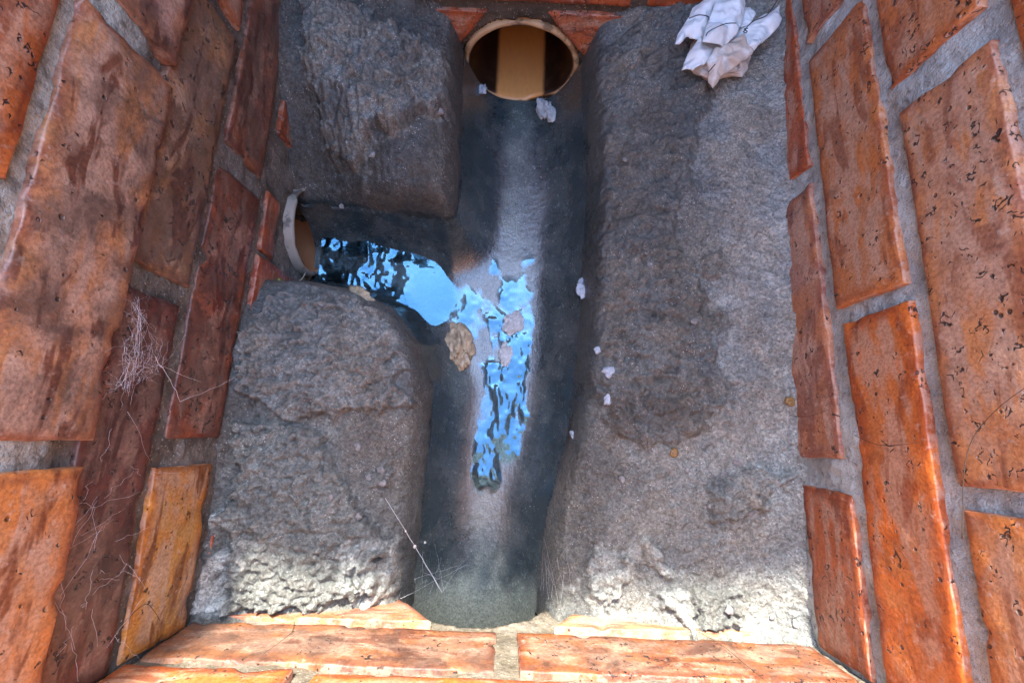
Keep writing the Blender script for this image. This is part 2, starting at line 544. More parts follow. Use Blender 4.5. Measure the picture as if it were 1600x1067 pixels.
M['crumb'] = mat_simple('mortar_crumb', (0.22, 0.21, 0.2), 0.85, 0.3, 300, 0.8)
M['grain'] = mat_simple('pale_grit', (0.68, 0.66, 0.6), 0.5, 0.2, 300, 0.5)
M['soil'] = mat_simple('dry_soil', (0.16, 0.12, 0.08), 0.9, 0.35, 6, 0.8)
M['collar'] = mat_simple('concrete_collar', (0.34, 0.33, 0.31), 0.85, 0.2, 40, 0.6)

# ------------------------------------------------------------------ ground and collar (above the frame)
XL, XR, YN, YF = -0.2163, 0.2325, -0.14, 0.392
def ring(name, x0, x1, y0, y1, X0, X1, Y0, Y1, z0, z1, mat):
    V = []
    for z in (z0, z1):
        V += [(x0, y0, z), (x1, y0, z), (x1, y1, z), (x0, y1, z), (X0, Y0, z), (X1, Y0, z), (X1, Y1, z), (X0, Y1, z)]
    F = []
    for i in range(4):
        j = (i + 1) % 4
        F += [(8 + i, 8 + 4 + i, 8 + 4 + j, 8 + j), (i, j, 4 + j, 4 + i), (i, 8 + i, 8 + j, j), (4 + i, 4 + j, 12 + j, 12 + i)]
    return add_mesh(name, V, F, mat, smooth=False)
g = ring('ground', XL - .10, XR + .10, YN - .10, YF + .10, -60, 60, -60, 60, RIM - 0.5, RIM - 0.004, M['soil'])
tag(g, kind='structure')
g = ring('cover_surround', XL - .004, XR + .004, YN - .004, YF + .004, XL - .11, XR + .11, YN - .11, YF + .11, RIM - .055, RIM + 0.012, M['collar'])
tag(g, 'grey concrete surround framing the open top of the chamber', 'surround')

# ------------------------------------------------------------------ brick walls
FR = {  # wall frames: (a, b, n) -> xyz ; n points into the chamber
    'left': lambda a, b, n: np.stack([XL + n, a, b], -1),
    'right': lambda a, b, n: np.stack([XR - n, a, b], -1),
    'near': lambda a, b, n: np.stack([a, YN + n, b], -1),
    'far': lambda a, b, n: np.stack([a, YF - n, b], -1)}
FLIP = {'left': False, 'right': True, 'near': True, 'far': False}

def make_mortar(wall, a0, a1, b0, b1, step, hole, mat, parent, rec):
    na, nb = int((a1 - a0) / step), int((b1 - b0) / step)
    A, B = np.meshgrid(np.linspace(a0, a1, na), np.linspace(b0, b1, nb), indexing='ij')
    sd_ = {'left': 1, 'right': 2, 'near': 3, 'far': 4}[wall]
    N = rec + 0.0017 * fbm(A, B, 0, 0.02, 4, sd_) + 0.0007 * vnoise(A, B, 0, 0.004, sd_ + 9)
    if wall == 'left':
        N = N + .0068 * sstep(.182, .200, B)
    V = FR[wall](A, B, N).reshape(-1, 3)
    f = grid_faces(na, nb)
    if hole is not None:
        ca = A.reshape(-1)[f].mean(1); cb = B.reshape(-1)[f].mean(1)
        f = f[~hole(ca, cb)]
    if FLIP[wall]:
        f = f[:, ::-1]
    V, f, _ = compact(V, f)
    o = add_mesh('mortar', V, f, mat, parent)
    md = o.modifiers.new('thickness', 'SOLIDIFY')
    md.thickness = 0.09 if hole is None else 0.006
    md.offset = -1
    return o

bseed = [0]
def make_brick(wall, quad, proud, color, grime, parent, mat, step=0.003, wear=1.0, thick=0.05):
    """quad: four (a,b) corners counter-clockwise from low-a low-b"""
    bseed[0] += 1
    s = bseed[0]
    q = np.array(quad, float)
    q = q + np.sign(q - q.mean(0)) * np.array([.0016, .0018])
    la = max(np.linalg.norm(q[1] - q[0]), np.linalg.norm(q[2] - q[3]))
    lb = max(np.linalg.norm(q[3] - q[0]), np.linalg.norm(q[2] - q[1]))
    nu, nv = max(4, int(la / step)), max(4, int(lb / step))
    # denser sampling close to the arrises
    def par(n, l):
        t = np.linspace(0, 1, n)
        e = min(0.0012 / l, 0.1)
        return np.concatenate([[0, e * .5, e * 1.6], t[(t > e * 3) & (t < 1 - e * 3)], [1 - e * 1.6, 1 - e * .5, 1]])
    u, v = par(nu, la), par(nv, lb)
    U, Vv = np.meshgrid(u, v, indexing='ij')
    def bil(U, Vv):
        return ((1 - U) * (1 - Vv))[..., None] * q[0] + (U * (1 - Vv))[..., None] * q[1] + (U * Vv)[..., None] * q[2] + ((1 - U) * Vv)[..., None] * q[3]
    AB = bil(U, Vv)
    du = np.minimum(U, 1 - U) * la
    dv = np.minimum(Vv, 1 - Vv) * lb
    e = np.minimum(du, dv)
    corner = np.maximum(0.0055 - np.hypot(np.maximum(0.0055 - du, 0), np.maximum(0.0055 - dv, 0)), 0) / 0.0055
    # ragged arris: pull the outline inwards along the edges
    jit = wear * (0.0005 * fbm(AB[..., 0], AB[..., 1], s, 0.02, 3, 3) + 0.0003 * vnoise(AB[..., 0], AB[..., 1], s, 0.005, 4) - 0.0002)
    fall = np.exp(-e / 0.004)
    cen = q.mean(0)
    dirx = np.where(du < dv + 1e-9, np.sign(U - .5), 0) * np.exp(-du / 0.004)
    diry = np.where(dv < du + 1e-9, np.sign(Vv - .5), 0) * np.exp(-dv / 0.004)
    eu = (q[1] - q[0]) / np.linalg.norm(q[1] - q[0])
    ev = (q[3] - q[0]) / np.linalg.norm(q[3] - q[0])
    AB = AB + (dirx * jit)[..., None] * eu + (diry * jit)[..., None] * ev
    # clipped corners
    cc = (1 - corner) * 0.0016 * fall
    AB = AB - (np.sign(U - .5) * cc)[..., None] * eu - (np.sign(Vv - .5) * cc)[..., None] * ev
    chip = np.maximum(0, fbm(AB[..., 0], AB[..., 1], s * 1.7, 0.018, 3, 5) - 0.35) * np.exp(-e / 0.006)
    N = proud - 0.0014 * np.exp(-e / 0.0010) + wear * (0.0007 * fbm(AB[..., 0], AB[..., 1], s, 0.03, 4, 6) + 0.00025 * vnoise(AB[..., 0], AB[..., 1], s, 0.006, 7)) - wear * 0.006 * chip
    tilt = (random.random() - .5) * 0.0022
    N = N + tilt * (Vv - .5) * 2 + (random.random() - .5) * 0.0016 * (U - .5) * 2
    V = FR[wall](AB[..., 0], AB[..., 1], N)
    nu, nv = U.shape
    f = grid_faces(nu, nv)
    idx = np.arange(nu * nv).reshape(nu, nv)
    loop = np.concatenate([idx[:, 0], idx[-1, 1:], idx[-2::-1, -1], idx[0, -2:0:-1]])
    Vf = V.reshape(-1, 3)
    ABl = AB.reshape(-1, 2)[loop]
    back = FR[wall](ABl[:, 0], ABl[:, 1], np.full(len(loop), -thick))
    k = len(Vf)
    m_ = len(loop)
    sk = np.stack([loop, np.roll(loop, -1), k + (np.arange(m_) + 1) % m_, k + np.arange(m_)], -1)[:, ::-1]
    allv = np.concatenate([Vf, back])
    faces = [tuple(x) for x in np.concatenate([f, sk])] + [tuple(k + np.arange(m_))]
    if FLIP[wall]:
        faces = [x[::-1] for x in faces]
    ed = np.concatenate([e.reshape(-1), np.zeros(m_)])
    org = allv[:len(Vf)].mean(0)
    o = add_mesh('brick', allv, faces, mat, parent, {'edge': ed}, True, org)
    o.color = (color[0] * .93, color[1] * 1.12, color[2] * 1.3, grime)
    return o

def R4(a0, a1, b0, b1, j=0.0008):
    r = lambda: random.uniform(-j, j)
    return [(a0 + r(), b0 + r()), (a1 + r(), b0 + r()), (a1 + r(), b1 + r()), (a0 + r(), b1 + r())]

random.seed(3)
wall_left = empty('brick_wall', (XL, 0.12, 0), 'dirty dark red brick wall with cobwebs at the left of the chamber', 'wall', 'chamber walls')
wall_right = empty('brick_wall', (XR, 0.12, 0), 'clean orange brick wall with pale grey joints at the right of the chamber', 'wall', 'chamber walls')
wall_near = empty('brick_wall', (0, YN, 0), 'orange brick wall across the bottom of the picture, over the channel outlet', 'wall', 'chamber walls')
wall_far = empty('brick_wall', (0, YF, 0), 'dark red brick wall at the top of the picture around the big pipe mouth', 'wall', 'chamber walls')

OR, RD, PK, MR, TN, YO, DR = (.58, .17, .045), (.42, .10, .035), (.46, .18, .095), (.24, .055, .035), (.52, .26, .13), (.56, .25, .06), (.34, .09, .04)
left_bricks = [
    (R4(.265, .40, -.09, .048), .0, DR, .5), (R4(.150, .206, .024, .049), .0, DR, .5), (R4(-.05, .146, -.09, .050), .0, RD, .35), (R4(-.15, -.062, -.09, .05), .0, RD, .4),
    (R4(.209, .402, .061, .115), .0, (.34, .13, .08), .76), (R4(-.009, .190, .062, .116), .0, (.36, .10, .05), .78), (R4(-.137, -.027, .066, .120), .001, YO, .15),
    (R4(.297, .402, .122, .177), .001, PK, .35), (R4(.091, .286, .124, .178), .0015, (.52, .29, .16), .86), (R4(-.138, .076, .128, .179), .0005, MR, .8),
    (R4(.214, .402, .177, .236), .007, (.46, .21, .14), .6), (R4(-.009, .199, .1785, .237), .008, (.52, .25, .14), .6), (R4(-.138, -.022, .180, .237), .009, (.6, .24, .09), .22)]
right_bricks = [
    (R4(.19, .402, -.02, .047), .0, DR, .4), (R4(-.02, .175, -.02, .047), .0, DR, .4), (R4(-.138, -.03, -.02, .047), .0, DR, .4),
    (R4(.218, .402, .056, .104), .0005, (.42, .105, .045), .2), (R4(-.006, .202, .057, .105), .001, (.44, .19, .12), .3), (R4(-.138, -.027, .060, .111), .0005, (.44, .13, .055), .25),
    (R4(.317, .402, .118, .171), .001, PK, .25), (R4(.096, .301, .118, .172), .0015, (.5, .18, .07), .2), (R4(-.138, .085, .121, .174), .001, (.6, .16, .035), .14),
    (R4(.219, .402, .181, .237), .001, (.55, .19, .07), .15), (R4(-.015, .199, .184, .238), .002, (.55, .25, .13), .2), (R4(-.138, -.026, .186, .238), .001, (.6, .23, .08), .12)]
for L, W, mm in ((left_bricks, 'left', wall_left), (right_bricks, 'right', wall_right)):
    for q, pr, c, gr in L:
        make_brick(W, q, pr + .0013, c, gr, mm, M['brick_damp' if W == 'left' else 'brick_side'], 0.0028)
    for r in range(5):                    # courses above the frame
        b0 = .247 + r * .063
        b1 = b0 + .053
        cuts = [-.138, .085, .291, .402] if r % 2 == 0 else [-.138, -.021, .203, .402]
        for i in range(3):
            a0 = cuts[i] + (.011 if i else 0)
            t = random.random()
            c = tuple(np.array(OR) * (1 - t) + np.array(PK) * t)
            make_brick(W, R4(a0, cuts[i + 1], b0, b1), .009 if W == 'left' else .002, c, .3 if W == 'left' else .15, mm, M['brick_side'], 0.01)
near_bricks = [
    ([(-.214, -.03), (-.10, -.03), (-.047, .045), (-.214, .044)], .002, (.5, .22, .12), .2),
    ([(.043, .046), (.095, -.03), (.224, -.03), (.224, .046)], .002, (.6, .34, .2), .1),
    (R4(-.214, .001, .056, .107), .001, (.34, .14, .07), .62), (R4(.016, .228, .058, .110), .001, (.34, .115, .045), .6),
    (R4(-.214, -.115, .119, .171), .001, OR, .25), (R4(-.103, .102, .119, .171), .001, OR, .2), (R4(.115, .228, .121, .173), .001, OR, .2),
    (R4(-.214, .001, .182, .235), .001, OR, .25), (R4(.016, .228, .183, .235), .001, PK, .2)]
for q, pr, c, gr in near_bricks:
    if q[1][0] > q[2][0] + .03:                      # left arch brick keeps corner order
        pass
    make_brick('near', q, pr + .002, c, gr, wall_near, M['brick_end'], 0.0028)
far_bricks = [
    ([(-.212, .0), (-.075, .01), (-.030, .066), (-.212, .064)], .001, (.40, .10, .04), .4),
    ([(.022, .067), (.072, .02), (.228, .02), (.228, .066)], .001, (.44, .13, .06), .3),
    (R4(-.212, -.11, .078, .13), .001, RD, .4), (R4(-.095, .10, .078, .13), .001, RD, .45), (R4(.115, .228, .078, .13), .001, RD, .4),
    (R4(-.212, .0, .141, .193), .001, RD, .3), (R4(.015, .228, .141, .193), .001, RD, .3), (R4(-.212, -.11, .204, .257), .001, PK, .3), (R4(-.095, .10, .204, .257), .001, RD, .3), (R4(.115, .228, .204, .257), .001, RD, .3)]
for q, pr, c, gr in far_bricks:
    make_brick('far', q, pr + .002, c, gr, wall_far, M['brick_end'], 0.004)
for W, mm in (('near', wall_near), ('far', wall_far)):
    for r in range(5):
        b0 = (.246 if W == 'near' else .268) + r * .063
        if b0 > .53: continue
        cuts = [-.214, -.115, .102, .228] if r % 2 == (0 if W == 'near' else 1) else [-.214, .001, .228]
        for i in range(len(cuts) - 1):
            make_brick(W, R4(cuts[i] + (.012 if i else 0), cuts[i + 1], b0, b0 + .053), .002, OR if i % 2 else PK, .2, mm, M['brick_end'], 0.01)

PMX, PMZ = 0.0035, 0.003                   # main pipe centre (x, z)
PBY, PBZ = 0.205, -0.031                   # branch pipe centre (y, z)
make_mortar('left', YN - .01, YF + .01, -.13, RIM - .055, .0022, lambda a, b: np.hypot(a - PBY, b - PBZ) < .043, M['mortar_l'], wall_left, -.0014)
make_mortar('right', YN - .01, YF + .01, -.09, RIM - .055, .0022, None, M['mortar_r'], wall_right, -.0012)
make_mortar('near', XL, XR, -.13, RIM - .055, .0022, lambda a, b: (np.hypot((a + .018) / 1.0, b + .026) < .064) | ((np.abs(a + .018) < .064) & (b < -.026)), M['mortar_n'], wall_near, -.001)
make_mortar('far', XL, XR, -.13, RIM - .055, .0022, lambda a, b: np.hypot(a - PMX, (b - PMZ) / .87) < .0625, M['mortar_f'], wall_far, -.002)

# ------------------------------------------------------------------ cast benching and channel
CHAN = [(-.055, .46), (-.055, .345), (-.053, .28), (-.052, .232), (-.055, .212), (-.066, .207), (-.10, .211), (-.153, .220), (-.27, .224),
        (-.27, .138), (-.19, .141), (-.147, .134), (-.110, .118), (-.083, .085), (-.068, .046), (-.068, -.012), (-.071, -.066), (-.074, -.132), (-.077, -.26),
        (.034, -.26), (.037, -.129), (.044, -.062), (.061, .004), (.069, .09), (.071, .16), (.074, .248), (.067, .352), (.067, .46)]
STEP = 0.00105
gx = np.arange(-.232, .248, STEP)
gy = np.arange(-.215, .412, STEP)
X, Y = np.meshgrid(gx, gy, indexing='ij')
D = sdf(X, Y, CHAN)
D = D + 0.0010 * fbm(X, Y, 0, .03, 3, 11)
def height(X, Y, D):
    t = np.clip((Y + .14) / .5, 0, 1)
    ze = -.030 + .045 * t
    inv = -.076 + .030 * t - .010 * sstep(-.05, -.11, X) + .075 * np.maximum(-.10 - X, 0)
    d = np.maximum(-D, 0)
    zb = ze + .030 * (1 - (1 - np.minimum(d / .015, 1)) ** 2.2) + .045 * (1 - np.exp(-d / .075))
    u = np.minimum(np.maximum(D, 0) / (.064 - .021 * sstep(-.06, -.085, X)), 1)
    zc = ze - (ze - inv) * (1 - (1 - u) ** 3.6)
    return np.where(D > 0, zc, zb), ze, inv
Z, ZE, INV = height(X, Y, D)
Z = Z - np.where(D < 0, 1, 0) * sstep(.185, .21, Y) * sstep(-.10, -.212, X) * (.016 + .034 * sstep(.34, .235, Y))      # falls away beside the branch pipe
outm = sstep(0.0, -.012, D)                   # 1 on the benching
UL = [(-.195, .351), (-.19, .384), (-.153, .378), (-.127, .358), (-.096, .346), (-.066, .344), (-.053, .324), (-.059, .296), (-.09, .278), (-.117, .26), (-.14, .259), (-.147, .239), (-.164, .244), (-.18, .26), (-.19, .299)]
LL1 = [(-.214, .073), (-.196, .116), (-.141, .122), (-.084, .096), (-.073, .063), (-.101, .045), (-.078, .025), (-.119, .018), (-.165, .006), (-.204, .025)]
LL2 = [(-.209, .004), (-.15, .001), (-.137, -.024), (-.112, -.062), (-.09, -.085), (-.1, -.127), (-.143, -.138), (-.199, -.135), (-.204, -.089), (-.207, -.036)]
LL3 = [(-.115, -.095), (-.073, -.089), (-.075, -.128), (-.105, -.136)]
LL4 = [(-.112, -.031), (-.091, -.027), (-.092, -.045), (-.108, -.046)]
R1 = [(.068, .36), (.118, .392), (.175, .392), (.168, .309), (.161, .223), (.147, .172), (.169, .144), (.182, .093), (.179, .029), (.141, -.003), (.089, 0.0), (.07, .035), (.07, .218)]
R2 = [(.162, -.032), (.204, -.016), (.225, -.02), (.207, -.05), (.171, -.058)]
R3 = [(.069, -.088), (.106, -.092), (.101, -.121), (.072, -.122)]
R4p = [(.114, -.075), (.14, -.079), (.134, -.103), (.119, -.099)]
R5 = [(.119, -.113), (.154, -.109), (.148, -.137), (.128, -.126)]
R6 = [(.152, -.11), (.188, -.107), (.186, -.132), (.156, -.135)]
R7 = [(.064, .33), (.122, .362), (.128, .351), (.07, .313)]
R8 = [(.158, .158), (.178, .159), (.174, .138), (.16, .138)]
# polygon, height, crumb size, crumb height, tone (palest: whitish lumps with sunlight painted in), green
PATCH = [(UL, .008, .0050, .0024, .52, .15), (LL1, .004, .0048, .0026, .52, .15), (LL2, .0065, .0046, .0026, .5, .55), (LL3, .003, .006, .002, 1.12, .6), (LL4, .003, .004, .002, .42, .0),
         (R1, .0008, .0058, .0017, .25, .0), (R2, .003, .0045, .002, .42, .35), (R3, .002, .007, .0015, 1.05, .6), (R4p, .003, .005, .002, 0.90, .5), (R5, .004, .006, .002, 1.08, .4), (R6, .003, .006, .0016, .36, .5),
         ([(-.222, -.084), (-.204, -.088), (-.206, -.132), (-.228, -.139)], .001, .005, .0008, 1.12, .3), (R7, .0006, .005, .0006, .42, .0), (R8, .002, .004, .0015, .36, .0)]  # leading polygon is a sun patch painted as pale tone
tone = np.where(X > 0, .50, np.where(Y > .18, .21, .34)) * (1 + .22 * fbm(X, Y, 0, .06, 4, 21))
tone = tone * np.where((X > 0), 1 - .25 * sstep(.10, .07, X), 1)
green = np.clip(.35 - 2.2 * (Y + .05), 0, .35)
rag = .0045 * fbm(X, Y, 0, .016, 4, 31, .6)
wr, wf = {}, {}
for cs in {p[2] for p in PATCH}:
    wr[cs] = np.sqrt(np.clip(1 - (worley(X + .0012 * vnoise(X, Y, 0, .004, 5), Y + .0012 * vnoise(X, Y, 0, .004, 6), cs, int(cs * 1e5) % 50) * 1.3) ** 2, 0, 1)) * (.75 + .5 * vnoise(X, Y, 0, cs * 1.5, 9))
fine = fbm(X, Y, 0, .006, 3, 41)
wbig = np.sqrt(np.clip(1.05 - worley(X + .004 * vnoise(X, Y, 0, .01, 7), Y + .004 * vnoise(X, Y, 0, .01, 8), .014, 23) ** 2 * 1.5, 0, 1))
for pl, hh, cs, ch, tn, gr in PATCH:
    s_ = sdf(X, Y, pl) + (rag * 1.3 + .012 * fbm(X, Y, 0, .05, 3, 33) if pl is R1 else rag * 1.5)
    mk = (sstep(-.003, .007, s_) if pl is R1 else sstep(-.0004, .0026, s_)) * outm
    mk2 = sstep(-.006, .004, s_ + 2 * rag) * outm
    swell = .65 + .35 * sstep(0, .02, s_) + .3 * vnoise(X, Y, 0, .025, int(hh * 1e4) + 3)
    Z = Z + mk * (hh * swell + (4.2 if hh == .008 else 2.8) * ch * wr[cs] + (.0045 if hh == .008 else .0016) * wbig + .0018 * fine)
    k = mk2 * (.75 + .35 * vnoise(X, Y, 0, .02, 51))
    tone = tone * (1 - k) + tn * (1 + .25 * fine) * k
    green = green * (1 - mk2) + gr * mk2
# scattered pits and crumbs over the smoother mortar
base_rough = .0016 * fbm(X, Y, 0, .018, 5, 61, .6) + .0006 * vnoise(X, Y, 0, .0032, 62)
Z = Z + base_rough * (.08 + .92 * outm)
crumb = np.clip(1 - worley(X, Y, .009, 13) * 3.4, 0, 1) * (vnoise(X, Y, 0, .03, 71) > .12)
Z = Z + .0017 * np.sqrt(crumb) * outm
pit = np.clip(1 - worley(X, Y, .013, 17) * 4.5, 0, 1)
Z = Z - .0025 * pit * outm
# fillet of mortar against the walls
for wv in (X - XL, XR - X, Y - YN, YF - Y):
    Z = Z + .010 * np.exp(-np.maximum(wv, 0) / .007) * outm * (1 + .4 * vnoise(X, Y, 0, .03, 81))
wet = sstep(-.004, .004, D + .004 * fbm(X, Y, 0, .03, 3, 91) - .012 * sstep(-.05, -.13, Y))
wet = np.maximum(wet, .55 * sstep(.12, .066, X) * (X > .05) * sstep(-.09, .02, Y))
sunlit_end = .85 * sstep(-.06, -.185, Y + .02 * fbm(X, Y * .5, 0, .02, 4, 93, .6))  # outlet end of the channel: sunlight painted into its colour
wetc = np.clip(1 - .75 * sunlit_end, 0, 1)
xm = np.interp(Y, [-.26, -.13, -.06, 0, .1, .2, .3, .4], [-.02, -.016, -.012, -.006, -.002, .004, .006, .004])
silt = np.exp(-((X - xm) / .022) ** 2) * (.75 + .3 * vnoise(X, Y, 0, .03, 95))
silt = np.maximum(silt, sunlit_end * 1.0)  # silt mask also carries the painted sunlit end
silt = np.maximum(silt, .9 * np.exp(-((X + .045) / .02) ** 2 - ((Y - .07) / .05) ** 2))
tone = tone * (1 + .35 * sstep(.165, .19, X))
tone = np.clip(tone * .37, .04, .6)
Vall = np.stack([X, Y, Z], -1).reshape(-1, 3)
nx, ny = X.shape
fc = grid_faces(nx, ny)
cD = D.reshape(-1)[fc].mean(1)
cX = Vall[:, 0][fc].mean(1)
cY = Vall[:, 1][fc].mean(1)
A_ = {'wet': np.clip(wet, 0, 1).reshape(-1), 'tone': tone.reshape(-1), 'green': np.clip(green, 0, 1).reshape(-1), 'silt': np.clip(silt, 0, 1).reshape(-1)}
A_c = dict(A_); A_c['sunlit'] = sunlit_end.reshape(-1); A_c['wet'] = wetc.reshape(-1)
inroom = (cY > YN - .012) & (cY < YF + .012)
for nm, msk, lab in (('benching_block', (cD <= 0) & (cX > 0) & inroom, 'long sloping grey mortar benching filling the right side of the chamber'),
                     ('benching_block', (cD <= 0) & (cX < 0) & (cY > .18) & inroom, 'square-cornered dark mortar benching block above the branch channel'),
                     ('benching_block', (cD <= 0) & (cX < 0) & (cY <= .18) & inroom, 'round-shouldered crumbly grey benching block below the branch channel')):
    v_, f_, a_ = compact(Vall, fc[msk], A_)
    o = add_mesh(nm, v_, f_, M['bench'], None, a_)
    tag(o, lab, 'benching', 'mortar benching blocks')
v_, f_, a_ = compact(Vall, fc[(cD > 0) & (cY < YF - .0035) & (cX > XL + .001)], A_c)
o = add_mesh('drain_channel', v_, f_, M['channel'], None, a_)
tag(o, 'wet dark half-round drain channel with a branch joining from the left', 'channel')

# ------------------------------------------------------------------ pipes
def pipe(name, origin, axis, r_in, r_out, depth, mat, label, chipseed, oval=1.0):
    nseg, nd = 96, 28
    ang = np.linspace(0, 2 * np.pi, nseg, endpoint=False)
    prof = []                                    # (radius, depth behind mouth, lip flag)
    for k in range(nd):
        prof.append((r_in, depth * (1 - k / (nd - 1)) ** 1.5 + .002, 0))
    prof += [(r_in + .0012, .0004, 1), ((r_in + r_out) / 2, 0, 1), (r_out - .0012, .0006, 1), (r_out, .003, 1), (r_out, .05, 1)]
    V, L = [], []
    for j, (r, d, l) in enumerate(prof):
        chip = np.maximum(0, vnoise(np.cos(ang) * .06, np.sin(ang) * .06, j * .0, .016, chipseed)) * .006 * l
        rr = r - (chip * .6 if r > (r_in + r_out) / 2 else 0)
        dd = d + chip
        c, s = np.cos(ang) * rr, np.sin(ang) * rr
        if axis == 'y':
            V.append(np.stack([origin[0] + c, origin[1] + dd + 0 * c, origin[2] + s], -1))
        elif axis == '-y':
            V.append(np.stack([origin[0] + c, origin[1] - dd + 0 * c, origin[2] + s], -1))
        else:
            V.append(np.stack([origin[0] - dd + 0 * c, origin[1] + c, origin[2] + s], -1))
        L.append(np.full(nseg, float(l)))
    V = np.concatenate(V); L = np.concatenate(L)
    V[:, 2] = origin[2] + (V[:, 2] - origin[2]) * oval
    F = []
    for j in range(len(prof) - 1):
        for i in range(nseg):
            k = (i + 1) % nseg
            q = (j * nseg + i, j * nseg + k, (j + 1) * nseg + k, (j + 1) * nseg + i)
            F.append(q if axis != 'y' else q[::-1])
    F.append(tuple(range(nseg)) if axis != 'y' else tuple(range(nseg))[::-1])      # cap added at the unseen end to block stray light
    o = add_mesh(name, V, F, mat, None, {'lip': L})
    tag(o, label, 'pipe')
    return o
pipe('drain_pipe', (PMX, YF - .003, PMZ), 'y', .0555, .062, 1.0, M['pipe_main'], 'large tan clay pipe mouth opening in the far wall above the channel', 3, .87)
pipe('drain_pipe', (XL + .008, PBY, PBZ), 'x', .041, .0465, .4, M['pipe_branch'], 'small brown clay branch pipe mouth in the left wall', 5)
pipe('drain_pipe', (-.018, YN - .035, -.02), '-y', .070, .076, .4, M['pipe_main'], 'clay outlet pipe under the arch of the near wall', 8)

# ------------------------------------------------------------------ water
ws = .0008
wx = np.arange(-.205, .05, ws); wy = np.arange(-.19, YF - .008, ws)
WX, WY = np.meshgrid(wx, wy, indexing='ij')
WD = sdf(WX, WY, CHAN)
WZc, _, WINV = height(WX, WY, WD)
lvl = -.0736 + .0268 * np.clip((WY + .14) / .5, 0, 1) ** 1.0
lvl = lvl + .075 * np.maximum(-.088 - WX, 0)
ends = sstep(.155, .20, WY) * (WX > -.05) + sstep(-.02, -.055, WY)
lvl = lvl - .0030 * sstep(.165, .25, WY) * (WX > -.05) - .006 * sstep(-.045, -.08, WY) + .0005 * vnoise(WX, WY, 0, .03, 120) + .0022 * ends * vnoise(WX, WY * .7, 0, .011, 121)
turb = .25 + 1.9 * np.exp(-((WX + .01) / .04) ** 2 - ((WY - .11) / .05) ** 2) + 1.25 * sstep(.10, .05, WY) * sstep(-.12, -.06, WY)
turb = turb * (1 - .95 * np.exp(-((WX + .08) / .032) ** 2 - ((WY - .148) / .028) ** 2)) + 1.8 * sstep(-.10, -.135, WX)
wq_ = lambda a, b: a + .005 * vnoise(a, b, 0, .016, 111)
wq = WX + .004 * vnoise(WX, WY, 0, .02, 110)
dn_ = sstep(.10, .06, WY)
lvl = lvl + .0013 * dn_ * vnoise(wq_(WX, WY), WY * .55, 0, .0105, 122)
rip = .00036 * vnoise(wq + .3 * WY, WY * .7, 0, .0085, 101) + .00030 * vnoise(wq, WY * .8, 0, .0042, 102) + .0010 * vnoise(wq, WY * .5, 0, .018, 103) + .0007 * (.5 - np.abs(vnoise(wq + .2 * WY, WY * .45, 0, .012, 104)))
WZ = lvl + rip * turb
Wdep = WZ - WZc
Wdep = Wdep * sstep(-.066, -.030, WY + .014 * vnoise(WX, WY * .5, 0, .008, 125)) - .0001
wet_f = (WZ > WZc - .0012)
f = grid_faces(*WX.shape)
keep = wet_f.reshape(-1)[f].all(1) & (WD.reshape(-1)[f] > .004).all(1)
WV = np.stack([WX, WY, WZ], -1).reshape(-1, 3)
v_, f_, a_ = compact(WV, f[keep], {'depth': Wdep.reshape(-1)})
o = add_mesh('water', v_, f_, M['water'], None, a_)
tag(o, kind='structure')

# ------------------------------------------------------------------ small things lying in the chamber
def zat(x, y):
    i = min(max(int(round((x - gx[0]) / STEP)), 0), len(gx) - 1)
    j = min(max(int(round((y - gy[0]) / STEP)), 0), len(gy) - 1)
    return float(Z[i, j])

def sheet(poly, zf, step=.0011, thick=.0004):
    """thin crumpled sheet with real thickness from a plan outline; zf gives its height"""
    xs = [p[0] for p in poly]; ys = [p[1] for p in poly]
    ax = np.arange(min(xs) - step, max(xs) + 2 * step, step)
    ay = np.arange(min(ys) - step, max(ys) + 2 * step, step)
    A, B = np.meshgrid(ax, ay, indexing='ij')
    S = sdf(A, B, poly)
    # snap the rim on to the outline
    gxx, gyy = np.gradient(S, step)
    ln = np.hypot(gxx, gyy) + 1e-9
    sh = np.where(S < 0, -S, 0)
    A2, B2 = A + gxx / ln * sh, B + gyy / ln * sh
    f = grid_faces(*A.shape)
    keep = (S.reshape(-1)[f] > -step * .9).all(1) & (S.reshape(-1)[f] > 0).any(1)
    H = zf(A2, B2, np.maximum(S, 0))
    V = np.stack([A2, B2, H], -1).reshape(-1, 3)
    V, f, _ = compact(V, f[keep])
    n = len(V)
    # boundary edges
    from collections import Counter
    cnt = Counter()
    for q in f:
        for k in range(4):
            a, b = int(q[k]), int(q[(k + 1) % 4])
            cnt[(min(a, b), max(a, b))] += 1
    fl = [tuple(int(i) for i in q) for q in f] + [tuple(int(i) + n for i in q[::-1]) for q in f]
    for q in f:
        for k in range(4):
            a, b = int(q[k]), int(q[(k + 1) % 4])
            if cnt[(min(a, b), max(a, b))] == 1:
                fl.append((b, a, a + n, b + n))
    V2 = V.copy(); V2[:, 2] -= thick
    return np.concatenate([V, V2]), fl

